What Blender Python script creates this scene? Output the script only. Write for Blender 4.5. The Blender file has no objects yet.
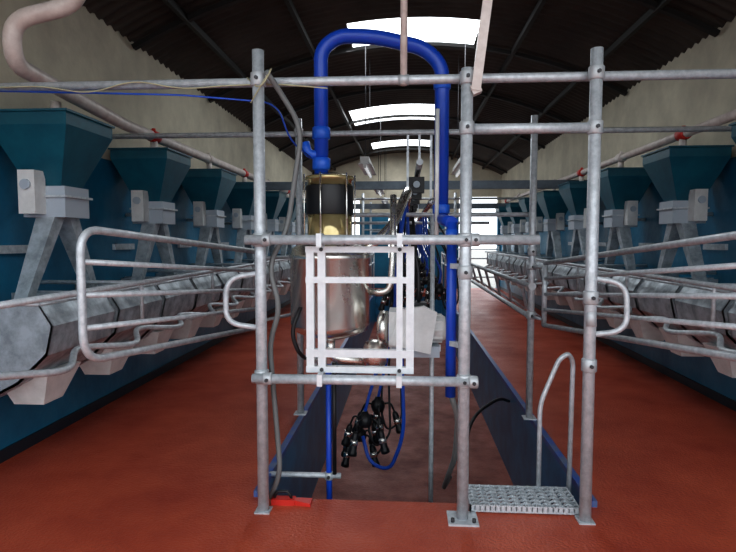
import bpy, math, random
from mathutils import Vector, Matrix
random.seed(4)
scene = bpy.context.scene
try:
    scene.view_settings.view_transform = 'Standard'
    scene.view_settings.look = 'Medium High Contrast'
except Exception:
    pass

# ------------------------------------------------------------ materials
def mat(name, col, rough=0.5, metal=0.0, col2=None, nscale=6.0, bump=0.0, bscale=40.0,
        emit=0.0, rough2=None, lo=0.35, hi=0.65, detail=6, stretch=(1,1,1)):
    m = bpy.data.materials.new(name); m.use_nodes = True
    nt = m.node_tree; b = nt.nodes['Principled BSDF']
    b.inputs['Base Color'].default_value = (*col, 1)
    b.inputs['Roughness'].default_value = rough
    b.inputs['Metallic'].default_value = metal
    if emit:
        b.inputs['Emission Color'].default_value = (*col, 1)
        b.inputs['Emission Strength'].default_value = emit
    tc = nt.nodes.new('ShaderNodeTexCoord')
    mp = nt.nodes.new('ShaderNodeMapping'); mp.inputs['Scale'].default_value = stretch
    nt.links.new(tc.outputs['Object'], mp.inputs['Vector'])
    if col2 is not None or rough2 is not None:
        n = nt.nodes.new('ShaderNodeTexNoise')
        n.inputs['Scale'].default_value = nscale; n.inputs['Detail'].default_value = detail
        n.inputs['Roughness'].default_value = 0.65
        nt.links.new(mp.outputs[0], n.inputs['Vector'])
        r = nt.nodes.new('ShaderNodeMapRange')
        r.inputs['From Min'].default_value = lo; r.inputs['From Max'].default_value = hi
        nt.links.new(n.outputs['Fac'], r.inputs['Value'])
        if col2 is not None:
            mx = nt.nodes.new('ShaderNodeMix'); mx.data_type = 'RGBA'
            mx.inputs['A'].default_value = (*col, 1); mx.inputs['B'].default_value = (*col2, 1)
            nt.links.new(r.outputs[0], mx.inputs['Factor'])
            nt.links.new(mx.outputs['Result'], b.inputs['Base Color'])
        if rough2 is not None:
            r2 = nt.nodes.new('ShaderNodeMapRange')
            r2.inputs['To Min'].default_value = rough; r2.inputs['To Max'].default_value = rough2
            nt.links.new(r.outputs[0], r2.inputs['Value'])
            nt.links.new(r2.outputs[0], b.inputs['Roughness'])
    if bump:
        n2 = nt.nodes.new('ShaderNodeTexNoise'); n2.inputs['Scale'].default_value = bscale
        n2.inputs['Detail'].default_value = 4
        nt.links.new(mp.outputs[0], n2.inputs['Vector'])
        bp = nt.nodes.new('ShaderNodeBump'); bp.inputs['Strength'].default_value = bump
        bp.inputs['Distance'].default_value = 0.02
        nt.links.new(n2.outputs['Fac'], bp.inputs['Height'])
        nt.links.new(bp.outputs[0], b.inputs['Normal'])
    return m

GALV = mat('galvanised_steel', (0.62,0.66,0.69), 0.36, 0.35, (0.44,0.48,0.51), 25, rough2=0.55)
GALVP = mat('galvanised_sheet', (0.50,0.56,0.60), 0.40, 0.35, (0.27,0.31,0.34), 7, rough2=0.6, lo=.38, hi=.62)
CAST = mat('cast_clamp', (0.50,0.53,0.55), 0.5, 0.4)
STAIN = mat('stainless', (0.84,0.83,0.78), 0.2, 0.9, rough2=0.3, nscale=4)
WHITEM = mat('white_frame_metal', (0.76,0.79,0.81), 0.35, 0.1, (0.64,0.67,0.70), 14)
BLUEP = mat('blue_plastic', (0.012,0.07,0.48), 0.32)
BLUEC = mat('blue_collar', (0.02,0.12,0.60), 0.4)
BLUEHOSE = mat('blue_hose', (0.02,0.09,0.50), 0.35)
BLACK = mat('black_rubber', (0.012,0.012,0.014), 0.45)
DARK = mat('dark_steel', (0.05,0.05,0.055), 0.5, 0.4)
AMBER = mat('amber_glass', (0.62,0.52,0.28), 0.12, 0.7, (0.45,0.36,0.17), 8)
TEAL = mat('teal_hopper', (0.008,0.085,0.13), 0.36, 0.0, (0.012,0.12,0.17), 5)
WHITE = mat('white_plastic', (0.72,0.73,0.72), 0.4, 0, (0.58,0.59,0.58), 8)
GREYB = mat('grey_box', (0.40,0.46,0.52), 0.45)
CREAMP = mat('cream_pipe', (0.66,0.60,0.56), 0.4, 0, (0.50,0.43,0.40), 10)
RED = mat('red_plastic', (0.55,0.03,0.02), 0.4)
BLUEW = mat('blue_wall_paint', (0.012,0.19,0.33), 0.30, 0, (0.005,0.10,0.19), 1.6, bump=0.25, bscale=9, rough2=0.5, lo=.3, hi=.7)
CREAMW = mat('cream_wall_paint', (0.60,0.56,0.44), 0.8, 0, (0.42,0.39,0.31), 1.3, bump=0.3, bscale=14)
SKIRT = mat('dark_skirting', (0.012,0.02,0.03), 0.5)
FLOOR = mat('red_floor_paint', (0.52,0.105,0.050), 0.34, 0, (0.31,0.042,0.020), 1.1, bump=0.4, bscale=55, rough2=0.55, lo=.32, hi=.68, detail=9)
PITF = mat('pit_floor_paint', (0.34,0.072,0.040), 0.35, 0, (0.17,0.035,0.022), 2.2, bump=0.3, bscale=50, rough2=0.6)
PITW = mat('pit_wall_paint', (0.015,0.20,0.38), 0.35, 0, (0.010,0.10,0.20), 3)
EDGE = mat('blue_kerb_paint', (0.03,0.09,0.38), 0.4, 0, (0.12,0.16,0.24), 7)
ROOF = mat('roof_sheet', (0.085,0.073,0.062), 0.75, 0, (0.038,0.032,0.028), 1.1, lo=.3, hi=.7)
RIB = mat('roof_steel', (0.016,0.015,0.015), 0.6, 0.2)
SKYL = mat('translucent_sheet', (0.92,0.97,1.0), 0.5, emit=3.2)
CONC = mat('yard_concrete', (0.42,0.41,0.38), 0.85, 0, (0.32,0.31,0.29), 3)
HOSEG = mat('grey_hose', (0.16,0.17,0.17), 0.5)
TUBE = mat('lamp_tube', (0.85,0.88,0.9), 0.4, emit=0.5)
STRING = mat('yellow_cord', (0.45,0.43,0.28), 0.8)
BEAMM = mat('blue_grey_beam', (0.12,0.15,0.18), 0.55, 0.2, (0.08,0.10,0.12), 6)

# ------------------------------------------------------------ mesh builder
def fillet(pts, R, seg=6):
    P = [Vector(p) for p in pts]
    if R <= 0 or len(P) < 3: return P
    out = [P[0]]
    for i in range(1, len(P)-1):
        a, b, c = P[i-1], P[i], P[i+1]
        d1, d2 = (a-b), (c-b)
        l = min(R, d1.length*0.48, d2.length*0.48)
        p1 = b + d1.normalized()*l; p2 = b + d2.normalized()*l
        for k in range(seg+1):
            t = k/seg
            out.append(p1*(1-t)**2 + b*2*t*(1-t) + p2*t*t)
    out.append(P[-1]); return out

class B:
    def __init__(s): s.v=[]; s.f=[]; s.m=[]; s.s=[]; s.mats=[]
    def mi(s, m):
        if m not in s.mats: s.mats.append(m)
        return s.mats.index(m)
    def add(s, vs, fs, m, smooth=False):
        o=len(s.v); i=s.mi(m)
        s.v += [tuple(v) for v in vs]
        for f in fs:
            s.f.append([o+k for k in f]); s.m.append(i); s.s.append(smooth)
    def box(s, x0,x1,y0,y1,z0,z1, m):
        vs=[(x,y,z) for x in (x0,x1) for y in (y0,y1) for z in (z0,z1)]
        s.add(vs, [(0,1,3,2),(4,6,7,5),(0,4,5,1),(2,3,7,6),(0,2,6,4),(1,5,7,3)], m)
    def bar(s, p1, p2, w, h, m, up=(0,0,1)):
        p1=Vector(p1); p2=Vector(p2); d=(p2-p1).normalized()
        u=Vector(up)
        if abs(d.dot(u))>0.95: u=Vector((0,1,0))
        a=d.cross(u).normalized(); b=a.cross(d).normalized()
        vs=[]
        for p in (p1,p2):
            for sa,sb in ((-1,-1),(1,-1),(1,1),(-1,1)):
                vs.append(p+a*sa*w/2+b*sb*h/2)
        s.add(vs,[(3,2,1,0),(4,5,6,7),(0,1,5,4),(1,2,6,5),(2,3,7,6),(3,0,4,7)],m)
    def hull2(s, A, Bp, m):
        n=len(A); vs=list(A)+list(Bp)
        fs=[tuple(range(n-1,-1,-1)), tuple(range(n,2*n))]
        for i in range(n): fs.append((i,(i+1)%n,n+(i+1)%n,n+i))
        s.add(vs,fs,m)
    def tube(s, pts, r, m, n=12, R=0.0, seg=6):
        P=fillet(pts,R,seg)
        N=len(P); vs=[]; fs=[]
        def tan(i):
            if i==0: return (P[1]-P[0]).normalized()
            if i==N-1: return (P[-1]-P[-2]).normalized()
            return ((P[i+1]-P[i]).normalized()+(P[i]-P[i-1]).normalized()).normalized()
        t=tan(0); u=Vector((0,0,1)) if abs(t.z)<0.9 else Vector((1,0,0))
        a=t.cross(u).normalized()
        for i in range(N):
            t=tan(i); a=(a-t*a.dot(t)).normalized(); b=t.cross(a)
            for k in range(n):
                q=2*math.pi*k/n
                vs.append(P[i]+a*math.cos(q)*r+b*math.sin(q)*r)
        for i in range(N-1):
            for k in range(n):
                j=i+1
                fs.append((i*n+k,i*n+(k+1)%n,j*n+(k+1)%n,j*n+k))
        s.add(vs,fs,m,True)
        o=len(s.v)-len(vs); ii=s.mi(m)
        s.f.append([o+k for k in range(n-1,-1,-1)]); s.m.append(ii); s.s.append(False)
        s.f.append([o+(N-1)*n+k for k in range(n)]); s.m.append(ii); s.s.append(False)
    def lathe(s, prof, c, m, n=28, axis=(0,0,1), smooth=True):
        ax=Vector(axis).normalized(); u=Vector((1,0,0)) if abs(ax.x)<0.9 else Vector((0,1,0))
        a=ax.cross(u).normalized(); b=ax.cross(a); c=Vector(c); vs=[]; fs=[]
        for r,h in prof:
            for k in range(n):
                q=2*math.pi*k/n
                vs.append(c+ax*h+a*math.cos(q)*r+b*math.sin(q)*r)
        L=len(prof)
        for i in range(L-1):
            for k in range(n): fs.append((i*n+k,i*n+(k+1)%n,(i+1)*n+(k+1)%n,(i+1)*n+k))
        s.add(vs,fs,m,smooth)
        o=len(s.v)-len(vs); ii=s.mi(m)
        s.f.append([o+k for k in range(n-1,-1,-1)]); s.m.append(ii); s.s.append(False)
        s.f.append([o+(L-1)*n+k for k in range(n)]); s.m.append(ii); s.s.append(False)
    def clamp(s, p, r=0.046, l=0.075, axis=(0,0,1), m=None):
        s.lathe([(r*0.85,-l/2),(r,-l/2+.006),(r,l/2-.006),(r*0.85,l/2)], p, m or CAST, 16, axis)
        ax=Vector(axis); side=Vector((0,-1,0)) if abs(ax.y)<.5 else Vector((1,0,0))
        s.lathe([(0.011,0),(0.011,0.014)], Vector(p)+side*r*0.96, DARK, 6, side)
    def build(s, name):
        me=bpy.data.meshes.new(name); me.from_pydata(s.v,[],s.f)
        for m in s.mats: me.materials.append(m)
        me.polygons.foreach_set('material_index', s.m)
        me.polygons.foreach_set('use_smooth', s.s)
        me.update()
        import bmesh
        bm=bmesh.new(); bm.from_mesh(me); bmesh.ops.recalc_face_normals(bm, faces=bm.faces); bm.to_mesh(me); bm.free()
        ob=bpy.data.objects.new(name, me); bpy.context.collection.objects.link(ob)
        return ob

XL, XR = -2.9, 3.1
Y0, Y1 = 0.9, 18.5
EAVE, CROWN = 3.55, 4.45
PL, PR = -0.90, 1.12
PN, PF = 3.34, 17.0
PD = -0.9
def wx(side, d): return XL+d+.004 if side<0 else XR-d-.004

# ------------------------------------------------------------ shell
b=B()
for x0,x1,y0,y1 in ((XL-.2,XR+.2,-3,PN),(XL-.2,PL,PN,Y1+.2),(PR,XR+.2,PN,Y1+.2),(PL,PR,PF,Y1+.2)):
    b.box(x0,x1,y0,y1,-0.12,0,FLOOR)
b.build('floor')
b=B()
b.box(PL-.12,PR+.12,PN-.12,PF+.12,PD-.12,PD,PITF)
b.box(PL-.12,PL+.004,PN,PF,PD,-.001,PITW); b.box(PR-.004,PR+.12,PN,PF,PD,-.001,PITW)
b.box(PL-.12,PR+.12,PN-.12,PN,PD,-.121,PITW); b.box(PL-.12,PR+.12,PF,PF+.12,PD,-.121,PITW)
b.box(PL-.035,PL+.012,PN,PF,-.002,.04,EDGE); b.box(PR-.012,PR+.035,PN,PF,-.002,.04,EDGE)
b.build('milking_pit')
def roofz(x):
    c=(XL+XR)/2; h=(XR-XL)/2+.25
    rise=CROWN-EAVE; R=(h*h+rise*rise)/(2*rise)
    return CROWN-R+math.sqrt(max(R*R-(x-c)**2,0))
for nm,sd in (('wall_left',-1),('wall_right',1)):
    b=B(); x=XL if sd<0 else XR; xo=x+sd*.2
    zt=roofz(x)
    b.box(min(x,xo),max(x,xo),Y0,Y1,0,2.38,BLUEW)
    b.box(min(x,xo),max(x,xo),Y0,Y1,2.38,zt+.02,CREAMW)
    b.build(nm)
    b=B(); xi=x-sd*.015
    b.box(min(x,xi),max(x,xi),Y0,Y1,0,.09,SKIRT)
    b.build('baseboard_left' if sd<0 else 'baseboard_right')
b=B()
ops=[(-2.6,-1.5,0,2.9),(-0.55,0.75,1.0,2.3),(1.75,3.0,0,3.0)]
xs=sorted({XL-.2,XR+.2}|{o[0] for o in ops}|{o[1] for o in ops})
for i in range(len(xs)-1):
    a,c=xs[i],xs[i+1]; o=[q for q in ops if q[0]<=a+1e-6 and q[1]>=c-1e-6]
    if o:
        if o[0][2]>0: b.box(a,c,Y1,Y1+.2,0,o[0][2],BLUEW)
        zb=o[0][3]
    else:
        b.box(a,c,Y1,Y1+.2,0,2.38,BLUEW); zb=2.38
    N=6
    for k in range(N):
        p=a+(c-a)*k/N; q=a+(c-a)*(k+1)/N
        b.hull2([(p,Y1,zb),(q,Y1,zb),(q,Y1,roofz(q)),(p,Y1,roofz(p))],
                [(p,Y1+.2,zb),(q,Y1+.2,zb),(q,Y1+.2,roofz(q)),(p,Y1+.2,roofz(p))],CREAMW)
b.build('wall_back')
b=B()
for q in ((-60,60,-40,-3),(-60,60,Y1+.2,90),(-60,XL-.2,-3,Y1+.2),(XR+.2,60,-3,Y1+.2)):
    b.box(*q,-.12,-.01,CONC)
b.build('ground')

sky=[(7.4,8.5,-.85,.95),(12.0,13.5,-1.15,.65),(16.2,17.3,-.9,.8)]
NX=30; wave=.15; per=4
ny=int((Y1-Y0+.3)/wave*per)
b=B(); vs=[]; fs=[]
xa,xb=XL-.25,XR+.25
for j in range(ny+1):
    y=Y0-.1+(Y1-Y0+.3)*j/ny
    off=.018*math.sin(2*math.pi*j/per+.4)
    for i in range(NX+1):
        x=xa+(xb-xa)*i/NX
        vs.append((x,y,roofz(x)+off))
for j in range(ny):
    y=Y0-.1+(Y1-Y0+.3)*(j+.5)/ny
    for i in range(NX):
        x=xa+(xb-xa)*(i+.5)/NX
        if any(s[0]<y<s[1] and s[2]<x<s[3] for s in sky): continue
        k=j*(NX+1)+i
        fs.append((k,k+1,k+NX+2,k+NX+1))
b.add(vs,fs,ROOF,True); b.build('ceiling')
for n,s in enumerate(sky):
    b=B(); K=12
    for k in range(K):
        p=s[2]-.12+(s[3]-s[2]+.24)*k/K; q=s[2]-.12+(s[3]-s[2]+.24)*(k+1)/K
        zz=.03
        b.hull2([(p,s[0]-.08,roofz(p)+zz),(q,s[0]-.08,roofz(q)+zz),(q,s[0]-.08,roofz(q)+zz+.01),(p,s[0]-.08,roofz(p)+zz+.01)],
                [(p,s[1]+.08,roofz(p)+zz),(q,s[1]+.08,roofz(q)+zz),(q,s[1]+.08,roofz(q)+zz+.01),(p,s[1]+.08,roofz(p)+zz+.01)],SKYL)
    b.build('window_%d'%(n+1))
y=1.3
while y<Y1:
    b=B(); pts=[]
    for i in range(17):
        x=XL+.02+(XR-XL-.04)*i/16; pts.append((x,y,roofz(x)-.07))
    for i in range(len(pts)-1): b.bar(pts[i],pts[i+1],.05,.06,RIB,up=(0,1,0))
    b.build('roof_rib'); y+=2.3
b=B()
for x in (-2.3,-1.3,1.5,2.5):
    b.box(x-.025,x+.025,Y0,Y1,roofz(x)-.1,roofz(x)-.03,RIB)
b.build('roof_purlins')

# ------------------------------------------------------------ front pipe frame
FY=3.17
b=B(); r=.033
b.tube([(-.829,FY,0),(-.829,FY,2.66)],r,GALV,16)
b.tube([(.334,FY-.03,0),(.334,FY-.03,2.53)],r,GALV,16)
b.tube([(1.03,FY,0),(1.03,FY,2.63)],r,GALV,16)
b.box(.25,.42,FY-.11,FY+.05,0,.012,GALV)
for dx in (-.06,.06): b.lathe([(.012,0),(.012,.02)],(.335+dx,FY-.08,.012),DARK,6)
for x in (-.829,1.03): b.box(x-.045,x+.045,FY-.045,FY+.045,0,.008,GALV)
b.tube([(-.90,FY-.055,1.6),(.73,FY-.055,1.6)],.028,GALV,14)
b.tube([(-.87,FY-.055,.807),(.36,FY-.055,.807)],.028,GALV,14)
b.tube([(XL+.01,FY+.06,2.5),(XR-.01,FY+.06,2.5)],.026,GALV,14)
b.tube([(.334,FY,2.21),(1.03,FY,2.21)],.028,GALV,14)
for z in (2.5,1.6,.807): b.clamp((-.829,FY,z),.043,.08)
for z in (2.48,2.21,1.6,1.42,.807): b.clamp((.334,FY-.03,z),.042,.075)
for z in (2.5,2.21,1.28,.9): b.clamp((1.03,FY,z),.042,.075)
for x in (-.829,.334): 
    for z in (1.6,.807): b.clamp((x+.05,FY-.055,z),.036,.05,(1,0,0))
b.tube([(-.83,FY,1.41),(-1.02,FY-.03,1.38),(-1.03,FY-.03,1.12),(-.83,FY,1.09)],.016,GALV,10,R=.09)
b.tube([(1.03,FY,1.39),(1.21,FY-.03,1.36),(1.22,FY-.03,1.10),(1.03,FY,1.07)],.016,GALV,10,R=.09)
# latch drum between the right-hand post and the gate
b.tube([(1.03,FY,1.22),(1.03,FY-.02,1.12)],.03,CAST,10)
b.build('pipe_frame')

def arch(y, z, thick=False, posts=True):
    b=B()
    if posts:
        for x in (-.93,1.09):
            b.tube([(x,y,.04),(x,y,z+.12)],.03,GALV,12)
            b.box(x-.055,x+.055,y-.055,y+.055,.04,.05,GALV)
            for zz in (z,1.5,.95): b.clamp((x,y,zz),.04,.07)
    if thick: b.box(XL+.01,XR-.01,y-.05,y+.05,z-.07,z+.07,BEAMM)
    else: b.tube([(XL+.01,y+.055,z),(XR-.01,y+.055,z)],.024,GALV,12)
    b.build('pipe_arch')
arch(4.9,2.53); arch(9.8,2.54,True,False); arch(12.4,2.5); arch(15.2,2.5,True)

for sd,x in ((-1,-.93),(1,1.09)):
    b=B()
    for z in (1.2,.93): b.tube([(x,4.9,z),(x,16.6,z)],.024,GALV,10)
    y=5.3
    while y<16.6:
        b.bar((x,y,1.2),(x+sd*.12,y+.35,.93),.02,.05,GALV)
        b.tube([(x+sd*.12,y+.35,.93),(x+sd*.3,y+.5,.8)],.016,GALV,8)
        y+=.8
    for y in (4.9,16.6): b.clamp((x,y,1.2),.038,.06,(0,1,0))
    b.tube([(x,16.6,.04),(x,16.6,1.25)],.028,GALV,10)
    b.build('rump_rail')

# ------------------------------------------------------------ gates
def gate(H, F, zh, zf, post):
    H=Vector((*H,0)); F=Vector((*F,0))
    def P(t,k):
        p=H.lerp(F,t); lo=zh[0]+(zf[0]-zh[0])*t; hi=zh[1]+(zf[1]-zh[1])*t
        p.z=lo+(hi-lo)*k; return p
    b=B()
    b.tube([P(0,0),P(0,1)],.022,GALV,12)
    b.tube([P(0,1),P(1,1),P(1,0),P(0,0)],.0195,GALV,12,R=.13,seg=8)
    for k in (.25,.5,.75): b.tube([P(0,k),P(1,k)],.015,GALV,10)
    for k in (.08,.92):
        p=P(0,k); q=Vector((post[0],post[1],p.z)); b.tube([p,q],.014,GALV,8); b.clamp(q,.042,.05)
    b.build('tubular_gate')
gate((-1.14,4.4),(-1.5,2.5),(.905,1.50),(1.03,1.655),(-.93,4.9))
gate((1.14,4.65),(1.55,2.25),(.90,1.41),(1.10,1.66),(1.09,4.9))

# ------------------------------------------------------------ feed hoppers / troughs
def rect(side,d0,d1,y0,y1,z):
    return [(wx(side,d0),y0,z),(wx(side,d1),y0,z),(wx(side,d1),y1,z),(wx(side,d0),y1,z)]
def hopper(side, yc):
    b=B(); n=.30; D0,D1=.06,.62
    b.hull2(rect(side,.22,.46,yc-.13,yc+.13,1.98), rect(side,D0,D1,yc-n,yc+n,2.38),TEAL)
    b.hull2(rect(side,D0,D1,yc-n,yc+n,2.38), rect(side,D0,D1,yc-n,yc+n,2.47),TEAL)
    b.hull2(rect(side,D0-.015,D1+.015,yc-n-.015,yc+n+.015,2.465), rect(side,D0-.015,D1+.015,yc-n-.015,yc+n+.015,2.48),TEAL)
    b.hull2(rect(side,.19,.50,yc-.15,yc+.15,1.76), rect(side,.19,.50,yc-.15,yc+.15,1.98),GREYB)
    b.hull2(rect(side,.17,.52,yc-.17,yc+.17,1.90), rect(side,.17,.52,yc-.17,yc+.17,1.915),GALV)
    b.hull2(rect(side,.24,.36,yc-.27,yc-.15,1.78), rect(side,.24,.36,yc-.27,yc-.15,2.08),WHITE)
    b.lathe([(.035,0),(.035,.02)],(wx(side,.30),yc-.27,1.98),GREYB,16,(0,-1,0))
    b.tube([(wx(side,.0),yc+.1,1.86),(wx(side,.2),yc+.1,1.86)],.02,GALV,8)
    for s in (-1,1):
        b.hull2(rect(side,.30,.39,yc+s*.40-.04,yc+s*.40+.04,1.20), rect(side,.28,.42,yc+s*.08-.06,yc+s*.08+.06,1.78),GALVP)
    b.box(*sorted((wx(side,.0),wx(side,.03))),yc-.2,yc+.2,1.5,1.56,GALV)
    b.tube([(wx(side,.36),yc,2.46),(wx(side,.36),yc,2.60)],.035,CREAMP,12)
    return b.build('feed_hopper')
def trough(side, yc):
    b=B(); h=.365
    sec=[(.0,1.21),(.70,1.21),(.78,1.08),(.74,.90),(.55,.72),(.28,.58),(.0,.64)]
    for s in (-1,1):
        A=[(wx(side,d),yc+s*h,z) for d,z in sec]; C=[(wx(side,d),yc+s*(h-.015),z) for d,z in sec]
        b.hull2(A,C,GALVP)
    inn=[(d-.012 if d>0 else d, z+(.012 if z<1 else 0)) for d,z in sec]
    for i in range(1,len(sec)-1):
        (d0,z0),(d1,z1)=sec[i],sec[i+1]; (e0,w0),(e1,w1)=inn[i],inn[i+1]
        A=[(wx(side,d0),yc-h,z0),(wx(side,d1),yc-h,z1),(wx(side,e1),yc-h,w1),(wx(side,e0),yc-h,w0)]
        C=[(p[0],yc+h,p[2]) for p in A]
        b.hull2(A,C,GALVP)
    b.tube([(wx(side,.70),yc-h,1.21),(wx(side,.70),yc+h,1.21)],.012,GALV,8)
    b.tube([(wx(side,.0),yc-h,1.21),(wx(side,.70),yc-h,1.21)],.01,GALV,8)
    b.hull2(rect(side,.38,.58,yc-.18,yc+.02,.54), rect(side,.30,.66,yc-.25,yc+.12,.76),WHITE)
    return b.build('feed_trough')
for sd,st in ((-1,3.98),(1,4.20)):
    y=st
    while y<15.6:
        hopper(sd,y)
        for s in (-.4,.4): trough(sd,y+s)
        y+=1.6
    b=B()
    if sd<0:
        b.tube([(-1.90,3.35,3.9),(-1.96,3.35,3.02),(-2.34,3.27,2.90),(-2.36,3.3,2.66),(-2.54,5,2.64),(-2.54,15.4,2.64)],.052,CREAMP,16,R=.14)
    else:
        b.tube([(2.74,1.5,2.64),(2.74,15.6,2.64)],.042,CREAMP,16)
    xx=wx(sd,.36); y=st; k=0
    while y<15.6:
        if y>4.3:
            b.lathe([(.052,-.07),(.060,-.06),(.060,.06),(.052,.07)],(xx,y,2.64),RED if k%2 else CREAMP,14,(0,1,0))
            b.tube([(xx,y,2.64),(xx,y,2.72)],.02,RED if k%2 else CREAMP,8)
        y+=1.6; k+=1
    b.build('feed_auger_pipe')
    b=B(); pts=[]; y=2.2; k=0
    while y<15.8:
        pts.append((wx(sd,.80 if k%2 else 1.02),y,.92 if k%2 else .86)); y+=.4; k+=1
    b.tube(pts,.021,GALV,10,R=.14)
    b.tube([(wx(sd,.86),2.2,1.27),(wx(sd,.86),15.8,1.27)],.02,GALV,10)
    y=2.6
    while y<15.8:
        b.tube([(wx(sd,.0),y,1.27),(wx(sd,.86),y,1.27),(wx(sd,.86),y,.95)],.016,GALV,8,R=.05); y+=1.6
    b.build('breast_rail')

# ------------------------------------------------------------ receiver and stand
b=B()
ys=FY+.03
def vbar(x,w,z0,z1,y=ys): b.box(x-w/2,x+w/2,y-.02,y+.02,z0,z1,WHITEM)
vbar(-.545,.045,.83,1.56); vbar(-.478,.045,.83,1.56); vbar(-.03,.035,.83,1.56); vbar(.03,.045,.83,1.56)
for z,h in ((1.545,.035),(1.37,.035),(.945,.045),(.85,.035)):
    b.box(-.57,.052,ys-.025,ys+.018,z-h/2,z+h/2,WHITEM)
for x in (-.545,.03):
    b.box(x-.02,x+.02,ys,3.85,1.52,1.55,WHITEM); b.box(x-.02,x+.02,ys,3.85,.85,.88,WHITEM)
    b.box(x-.02,x+.02,3.83,3.87,.85,1.55,WHITEM)
for x in (-.478,-.03):
    for z in (1.545,.85): b.lathe([(.012,0),(.012,.01)],(x,ys-.025,z),DARK,6,(0,-1,0))
    b.box(x-.015,x+.015,FY-.09,ys,1.56,1.635,WHITEM)
    b.box(x-.015,x+.015,FY-.09,ys,.775,.84,WHITEM)
b.build('receiver_stand')

RX,RY=-.50,3.72
b=B()
b.lathe([(.06,.93),(.18,.965),(.25,1.0),(.265,1.04),(.265,1.47),(.272,1.475),(.272,1.50),(.265,1.505),(.25,1.545),(.17,1.585),(.15,1.595)],(RX,RY,0),STAIN,40)
b.lathe([(.165,1.59),(.165,1.62),(.15,1.62),(.148,1.63),(.148,1.77)],(RX,RY,0),AMBER,36)
b.lathe([(.155,1.765),(.157,1.77),(.157,1.95),(.155,1.955)],(RX,RY,0),BLACK,36)
b.lathe([(.148,1.955),(.148,1.99),(.162,1.992),(.162,2.015),(.14,2.02),(.06,2.04)],(RX,RY,0),AMBER,36)
for k in range(6):
    q=k*math.pi/3+.3; x=RX+.17*math.cos(q); y=RY+.17*math.sin(q)
    b.tube([(x,y,1.6),(x,y,2.03)],.006,STAIN,6)
b.tube([(RX,RY,.94),(RX,RY,.80),(RX+.3,RY,.78)],.032,STAIN,12,R=.08)
b.lathe([(.03,0),(.085,.02),(.1,.06),(.1,.12),(.06,.16)],(RX+.22,RY-.05,.84),STAIN,24,(1,0,0))
b.tube([(RX+.26,RY+.02,1.25),(RX+.4,RY,1.25),(RX+.42,RY,1.5),(RX+.42,RY+.1,1.9)],.022,STAIN,10,R=.08)
b.build('milk_receiver_vessel')

b=B()
b.box(-.10,.02,3.48,3.72,.93,1.15,WHITE)
b.hull2([(-.10,3.45,.95),(.16,3.45,.89),(.20,3.45,1.15),(.12,3.45,1.19),(-.02,3.45,1.17)],[(-.10,3.5,.95),(.16,3.5,.89),(.20,3.5,1.15),(.12,3.5,1.19),(-.02,3.5,1.17)],WHITE)
b.lathe([(.02,0),(.085,.01),(.09,.03),(.09,.20),(.075,.23)],(.03,3.62,1.03),WHITE,24,(1,0,0))
for k in range(10):
    q=2*math.pi*k/10
    b.bar((.06,3.62+.088*math.cos(q),1.03+.088*math.sin(q)),(.24,3.62+.088*math.cos(q),1.03+.088*math.sin(q)),.012,.012,WHITE)
b.lathe([(.11,0),(.11,.05),(.06,.07)],(-.11,3.62,1.03),STAIN,24,(-1,0,0))
b.box(-.08,.22,3.5,3.74,.86,.93,GREYB)
b.box(-.1,.24,3.7,3.74,.86,.9,WHITEM)
b.box(.04,.14,3.55,3.68,1.11,1.2,BLACK)
b.tube([(.09,3.62,1.2),(.09,3.66,1.4),(.05,3.7,1.58)],.012,BLACK,8,R=.1)
b.tube([(.0,3.72,.88),(.0,3.85,.88),(-.2,3.85,.88)],.02,GALV,8)
b.build('milk_pump')

b=B(); PY=3.72
b.tube([(-.555,PY,2.02),(-.555,PY,2.84),(-.44,PY,2.925),(-.2,PY,2.915),(.12,PY,2.835),(.235,PY,2.72),(.235,PY,1.72)],.047,BLUEP,20,R=.11,seg=8)
for z in (2.10,2.30): b.lathe([(.05,-.04),(.06,-.035),(.06,.035),(.05,.04)],(-.555,PY,z),BLUEC,20)
for z in (2.6,1.80): b.lathe([(.05,-.03),(.056,-.025),(.056,.025),(.05,.03)],(.235,PY,z),BLUEC,20)
b.tube([(-.555,PY,2.16),(-.64,PY-.02,2.16),(-.66,PY-.02,2.24)],.03,BLUEC,12,R=.04)
b.tube([(.27,FY+.10,1.70),(.27,FY+.10,.68)],.03,BLUEP,16)
b.tube([(.235,PY,1.74),(.235,PY-.25,1.72),(.27,FY+.1,1.70)],.035,BLUEP,14,R=.05)
b.lathe([(.036,-.04),(.036,.04)],(.27,FY+.1,1.62),BLUEC,16)
b.tube([(.27,FY+.1,.70),(.32,FY+.13,.55),(.33,FY+.4,.2),(.3,4.2,-.3),(.42,5,-.55)],.018,HOSEG,10,R=.15)
for z in (1.45,1.0,.78): b.bar((.27,FY+.08,z),(.334,FY,z),.03,.03,GALV)
b.build('blue_vacuum_pipe')
b=B()
b.tube([(.20,3.6,2.42),(.20,3.6,1.62)],.014,WHITE,10)
b.tube([(-.77,3.12,2.53),(-.72,3.2,2.45),(-.60,3.28,2.25),(-.66,3.3,1.9),(-.70,3.3,1.65),(-.80,3.22,1.45),(-.72,3.2,1.2),(-.8,3.24,1.0),(-.74,3.24,.2),(-.82,3.3,.02)],.016,HOSEG,10,R=.12)
b.tube([(-.62,3.3,1.2),(-.68,3.28,1.05),(-.63,3.3,.9),(-.55,3.4,.85)],.013,BLACK,8,R=.08)
b.build('rubber_hose')
b=B(); random.seed(3)
pts=[(-2.6,3.23,2.53)]
x=-2.4
while x<-.3:
    pts.append((x,3.2+random.uniform(-.01,.01),2.49+random.uniform(-.05,.04))); x+=.28
b.tube(pts,.004,STRING,5,R=.1)
b.tube([(-.9,3.2,2.52),(-.8,3.1,2.42),(-.72,3.12,2.58),(-.86,3.12,2.36)],.004,STRING,5,R=.1)
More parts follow.
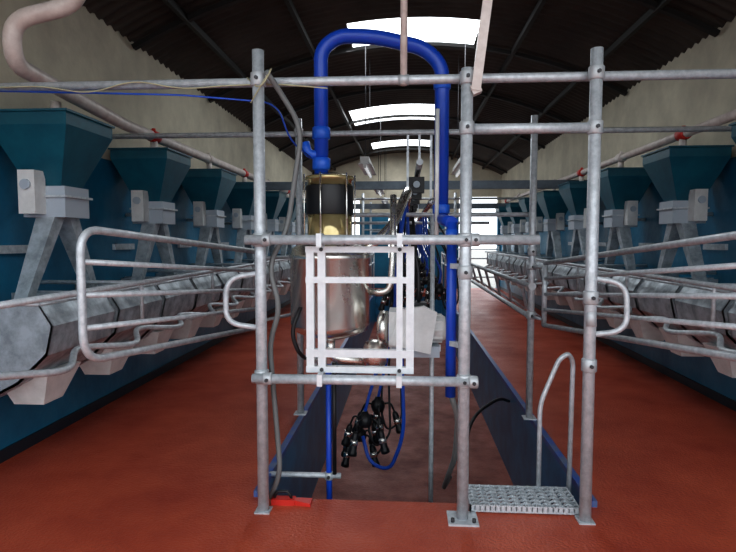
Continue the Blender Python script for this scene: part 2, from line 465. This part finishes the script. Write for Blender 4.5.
b.tube([(-.62,3.66,2.14),(-.7,3.4,2.2),(-.75,3.3,2.4),(-1.3,3.24,2.44),(-2.5,3.22,2.48)],.006,BLUEHOSE,5,R=.1)
b.build('cable_run')

b=B(); b.tube([(-.012,3.23,2.47),(-.012,3.23,roofz(0))],.02,CREAMP,12); b.lathe([(.03,-.03),(.03,.03)],(-.012,3.23,2.5),CAST,12,(1,0,0)); b.build('ceiling_hanger')
b=B(); b.bar((.375,3.1,2.40),(.62,3.1,roofz(.6)),.05,.035,CREAMP); b.bar((.355,3.12,2.40),(.40,3.12,2.42),.06,.05,CREAMP); b.build('ceiling_strut')

for y in (7.6,11.4,14.9):
    for x in (-.55,.80):
        b=B(); 
        b.box(x-.06,x+.06,y,y+1.35,2.66,2.72,WHITE)
        b.hull2([(x-.09,y,2.62),(x+.09,y,2.62),(x+.04,y,2.66),(x-.04,y,2.66)],[(x-.09,y+1.35,2.62),(x+.09,y+1.35,2.62),(x+.04,y+1.35,2.66),(x-.04,y+1.35,2.66)],WHITE)
        b.tube([(x,y+.04,2.595),(x,y+1.31,2.595)],.018,TUBE,10)
        for yy in (y+.03,y+1.32): b.box(x-.02,x+.02,yy-.015,yy+.015,2.57,2.63,WHITE)
        for yy in (y+.2,y+1.15): b.tube([(x,yy,2.70),(x,yy,roofz(x)-.02)],.006,DARK,6)
        b.build('fluorescent_lamp')

# ------------------------------------------------------------ milk line and clusters
b=B()
for x,z,rr,m in ((.02,1.98,.034,STAIN),(.22,1.92,.026,STAIN),(.12,2.25,.028,GALV)):
    b.tube([(x,4.75,z),(x,16.4,z)],rr,m,14)
    for y in (4.9,9.8,12.4,15.2):
        b.bar((x,y,z+rr),(x,y,2.5),.02,.02,GALV)
b.tube([(-.93,4.98,1.82),(1.09,4.98,1.82)],.02,GALV,10)
for y in (7.38,12.48,15.28): b.tube([(-.93,y,1.82),(1.09,y,1.82)],.02,GALV,10)
b.tube([(.235,3.78,1.78),(.24,4.2,1.90),(.22,4.75,1.92)],.026,STAIN,12,R=.2)
b.tube([(RX+.2,RY+.1,1.5),(-.08,3.95,1.7),(.02,4.3,1.98),(.02,4.8,1.98)],.034,STAIN,12,R=.15)
b.build('milk_line')
def cluster(o, sw=0, drop=1.9, tx=.02, ty=0, sc=1.0):
    b=B(); o=Vector(o)
    b.lathe([(.02*sc,-.05*sc),(.045*sc,-.045*sc),(.055*sc,-.01*sc),(.05*sc,.03*sc),(.03*sc,.045*sc),(.02*sc,.07*sc)],o,BLACK,16)
    for k in range(4):
        q=math.pi/4+k*math.pi/2+sw
        dx,dy=math.cos(q),math.sin(q)
        p0=o+Vector((dx*.04,dy*.04,.01))*sc; p1=o+Vector((dx*.10,dy*.10,.02))*sc; p2=o+Vector((dx*.13,dy*.12,-.05))*sc
        p3=p2+Vector((dx*.05,dy*.04,-.17))
        b.tube([p0,p1,p2],.009,BLACK,8,R=.03)
        d=(p3-p2).normalized()
        b.lathe([(r_*sc,h_*sc) for r_,h_ in [(.012,0),(.022,.02),(.025,.04),(.027,.14),(.033,.15),(.033,.175),(.022,.18)]],p2,BLACK,14,d)
        b.lathe([(.0285*sc,.06*sc),(.0285*sc,.10*sc)],p2,STAIN,14,d)
    top=Vector((tx,o.y+ty,drop))
    b.tube([o+Vector((0,0,.06)),o+Vector((.03,.0,.2)),Vector((top.x+.02,top.y,(drop+o.z)/2+.1)),top],.013,BLUEHOSE,8,R=.1)
    b.tube([o+Vector((0,.03,.05)),o+Vector((.08,.0,-.25)),o+Vector((.22,.04,-.15)),o+Vector((.2,.1,.4)),top+Vector((.05,.05,0))],.010,BLACK,8,R=.12)
    return b.build('milking_cluster')
cluster((-.34,4.75,.04),.3,1.86,-.1,sc=1.15)
cluster((-.24,5.0,.10),.9,1.86,-.05,sc=1.15)
cluster((-.42,5.2,-.25),.1,1.86,-.1,.1,sc=1.15)
y=5.8
while y<16.2:
    cluster((-.12+.07*random.random(),y,.95+.15*random.random()),random.random(),1.95,.02)
    cluster((.32+.07*random.random(),y+.35,.95+.15*random.random()),random.random(),1.90,.22)
    y+=.8
y=5.1
while y<16.2:
    b=B(); b.box(.03,.17,y-.05,y+.05,2.02,2.16,BLACK); b.lathe([(.03,0),(.03,.04)],(.10,y-.05,2.09),GREYB,12,(0,-1,0))
    b.tube([(.1,y,2.16),(.12,y,2.24)],.015,BLACK,8)
    b.tube([(.06,y,2.05),(.02,y+.02,2.0)],.01,BLACK,6)
    b.build('pulsator'); y+=.8
b=B()
b.tube([(.02,4.8,1.98),(-.06,4.6,1.5),(-.02,4.5,.6),(.0,4.5,.0),(-.12,4.6,-.34),(-.3,4.7,-.32),(-.36,4.75,-.1)],.016,BLUEHOSE,10,R=.25)
b.build('blue_milk_hose')
b=B()
b.tube([(-.9,3.62,.03),(-.42,3.62,.03)],.018,GALV,10)
b.tube([(-.50,3.62,.78),(-.50,3.62,.05),(-.50,3.7,-.85)],.02,BLUEP,10)
b.tube([(-.46,3.60,.80),(-.46,3.60,.05)],.014,BLACK,10)
b.clamp((-.50,3.62,.03),.03,.05)
b.build('drain_pipe')
b=B()
b.tube([(.2,4.1,-.9),(.2,4.1,1.78)],.018,GALV,10)
b.tube([(.42,4.6,-.88),(.50,4.7,-.3),(.62,5.2,-.05),(.95,5.6,.02),(1.1,5.9,-.1)],.016,BLACK,8,R=.25)
b.box(.14,.26,4.04,4.16,-.9,-.89,GALV)
b.build('milk_line_support')

# ------------------------------------------------------------ grated platform, steps, handrail
b=B(); gx0,gx1,gy0,gy1=.385,1.02,3.22,3.50; gz=.045
b.box(gx0,gx1,gy0,gy0+.012,gz-.035,gz+.005,GALV); b.box(gx0,gx1,gy1-.012,gy1,gz-.035,gz+.005,GALV)
b.box(gx0,gx0+.01,gy0,gy1,gz-.035,gz+.005,GALV); b.box(gx1-.01,gx1,gy0,gy1,gz-.035,gz+.005,GALV)
x=gx0+.03
while x<gx1: b.box(x-.003,x+.003,gy0,gy1,gz-.025,gz,GALV); x+=.03
y=gy0+.04
while y<gy1:
    pts=[]; x=gx0; k=0
    while x<=gx1: pts.append((x,y+(.012 if k%2 else -.012),gz)); x+=.03; k+=1
    for i in range(len(pts)-1): b.bar(pts[i],pts[i+1],.008,.014,GALV)
    y+=.045
b.box(gx0,gx0+.03,gy0,gy1,0,gz-.03,GALV); b.box(gx1-.03,gx1,gy0,gy1,0,gz-.03,GALV)
for k in range(1,4):
    y=gy1+.24*(k-1); z=-.225*k
    b.box(.45,1.02,y,y+.24,z-.03,z,GALVP)
for x in (.43,1.03): b.hull2([(x-.01,3.42,-.05),(x+.01,3.42,-.05),(x+.01,3.42,.03),(x-.01,3.42,.03)],[(x-.01,4.22,-.9),(x+.01,4.22,-.9),(x+.01,4.22,-.75),(x-.01,4.22,-.75)],GALV)
b.build('grated_steps')
b=B()
b.tube([(.845,3.50,.03),(.845,3.50,.58),(.955,3.50,.86),(1.01,3.5,.90),(1.055,3.55,.84),(1.05,3.56,-.05)],.0155,GALV,12,R=.07)
b.lathe([(.03,0),(.03,.01)],(.845,3.50,.03),GALV,12)
b.build('handrail')

b=B()
b.box(-.80,-.66,3.24,3.30,0,.035,RED); b.hull2([(-.66,3.25,0),(-.66,3.29,0),(-.66,3.29,.03),(-.66,3.25,.03)],[(-.56,3.23,0),(-.56,3.31,0),(-.56,3.31,.02),(-.56,3.23,.02)],RED)
b.tube([(-.79,3.27,.03),(-.77,3.27,.075),(-.70,3.27,.075),(-.68,3.27,.03)],.009,BLACK,8,R=.02)
b.build('hose_clamp_tool')
for x0,x1 in ((-2.7,-1.1),(1.5,3.0)):
    b=B(); y=18.2
    for z in (.4,.7,1.0,1.3): b.tube([(x0,y,z),(x1,y,z)],.02,GALV,8)
    for x in (x0,x1): b.tube([(x,y,0),(x,y,1.4)],.03,GALV,8)
    b.build('lane_gate')

# ------------------------------------------------------------ world, lights, camera
w=bpy.data.worlds.new('World'); scene.world=w; w.use_nodes=True
bg=w.node_tree.nodes['Background']; bg.inputs[0].default_value=(0.90,0.95,1.0,1); bg.inputs[1].default_value=2.1
def area(n,loc,rot,sx,sy,p,c):
    l=bpy.data.lights.new(n,'AREA'); l.shape='RECTANGLE'; l.size=sx; l.size_y=sy; l.energy=p; l.color=c
    o=bpy.data.objects.new(n,l); o.location=loc; o.rotation_euler=rot; bpy.context.collection.objects.link(o); return o
for n,s in enumerate(sky):
    area('skylight_daylight',((s[2]+s[3])/2,(s[0]+s[1])/2,CROWN-.15),(0,0,0),s[3]-s[2],s[1]-s[0],40,(.92,.96,1))

cd=bpy.data.cameras.new('camera'); cam=bpy.data.objects.new('camera',cd); bpy.context.collection.objects.link(cam)
cd.sensor_width=36; cd.lens=36*560/736; cd.clip_start=.05; cd.clip_end=300
cam.location=(0,0,1.6)
cam.rotation_euler=(math.radians(90-3.7),0,math.radians(3.78))
scene.camera=cam
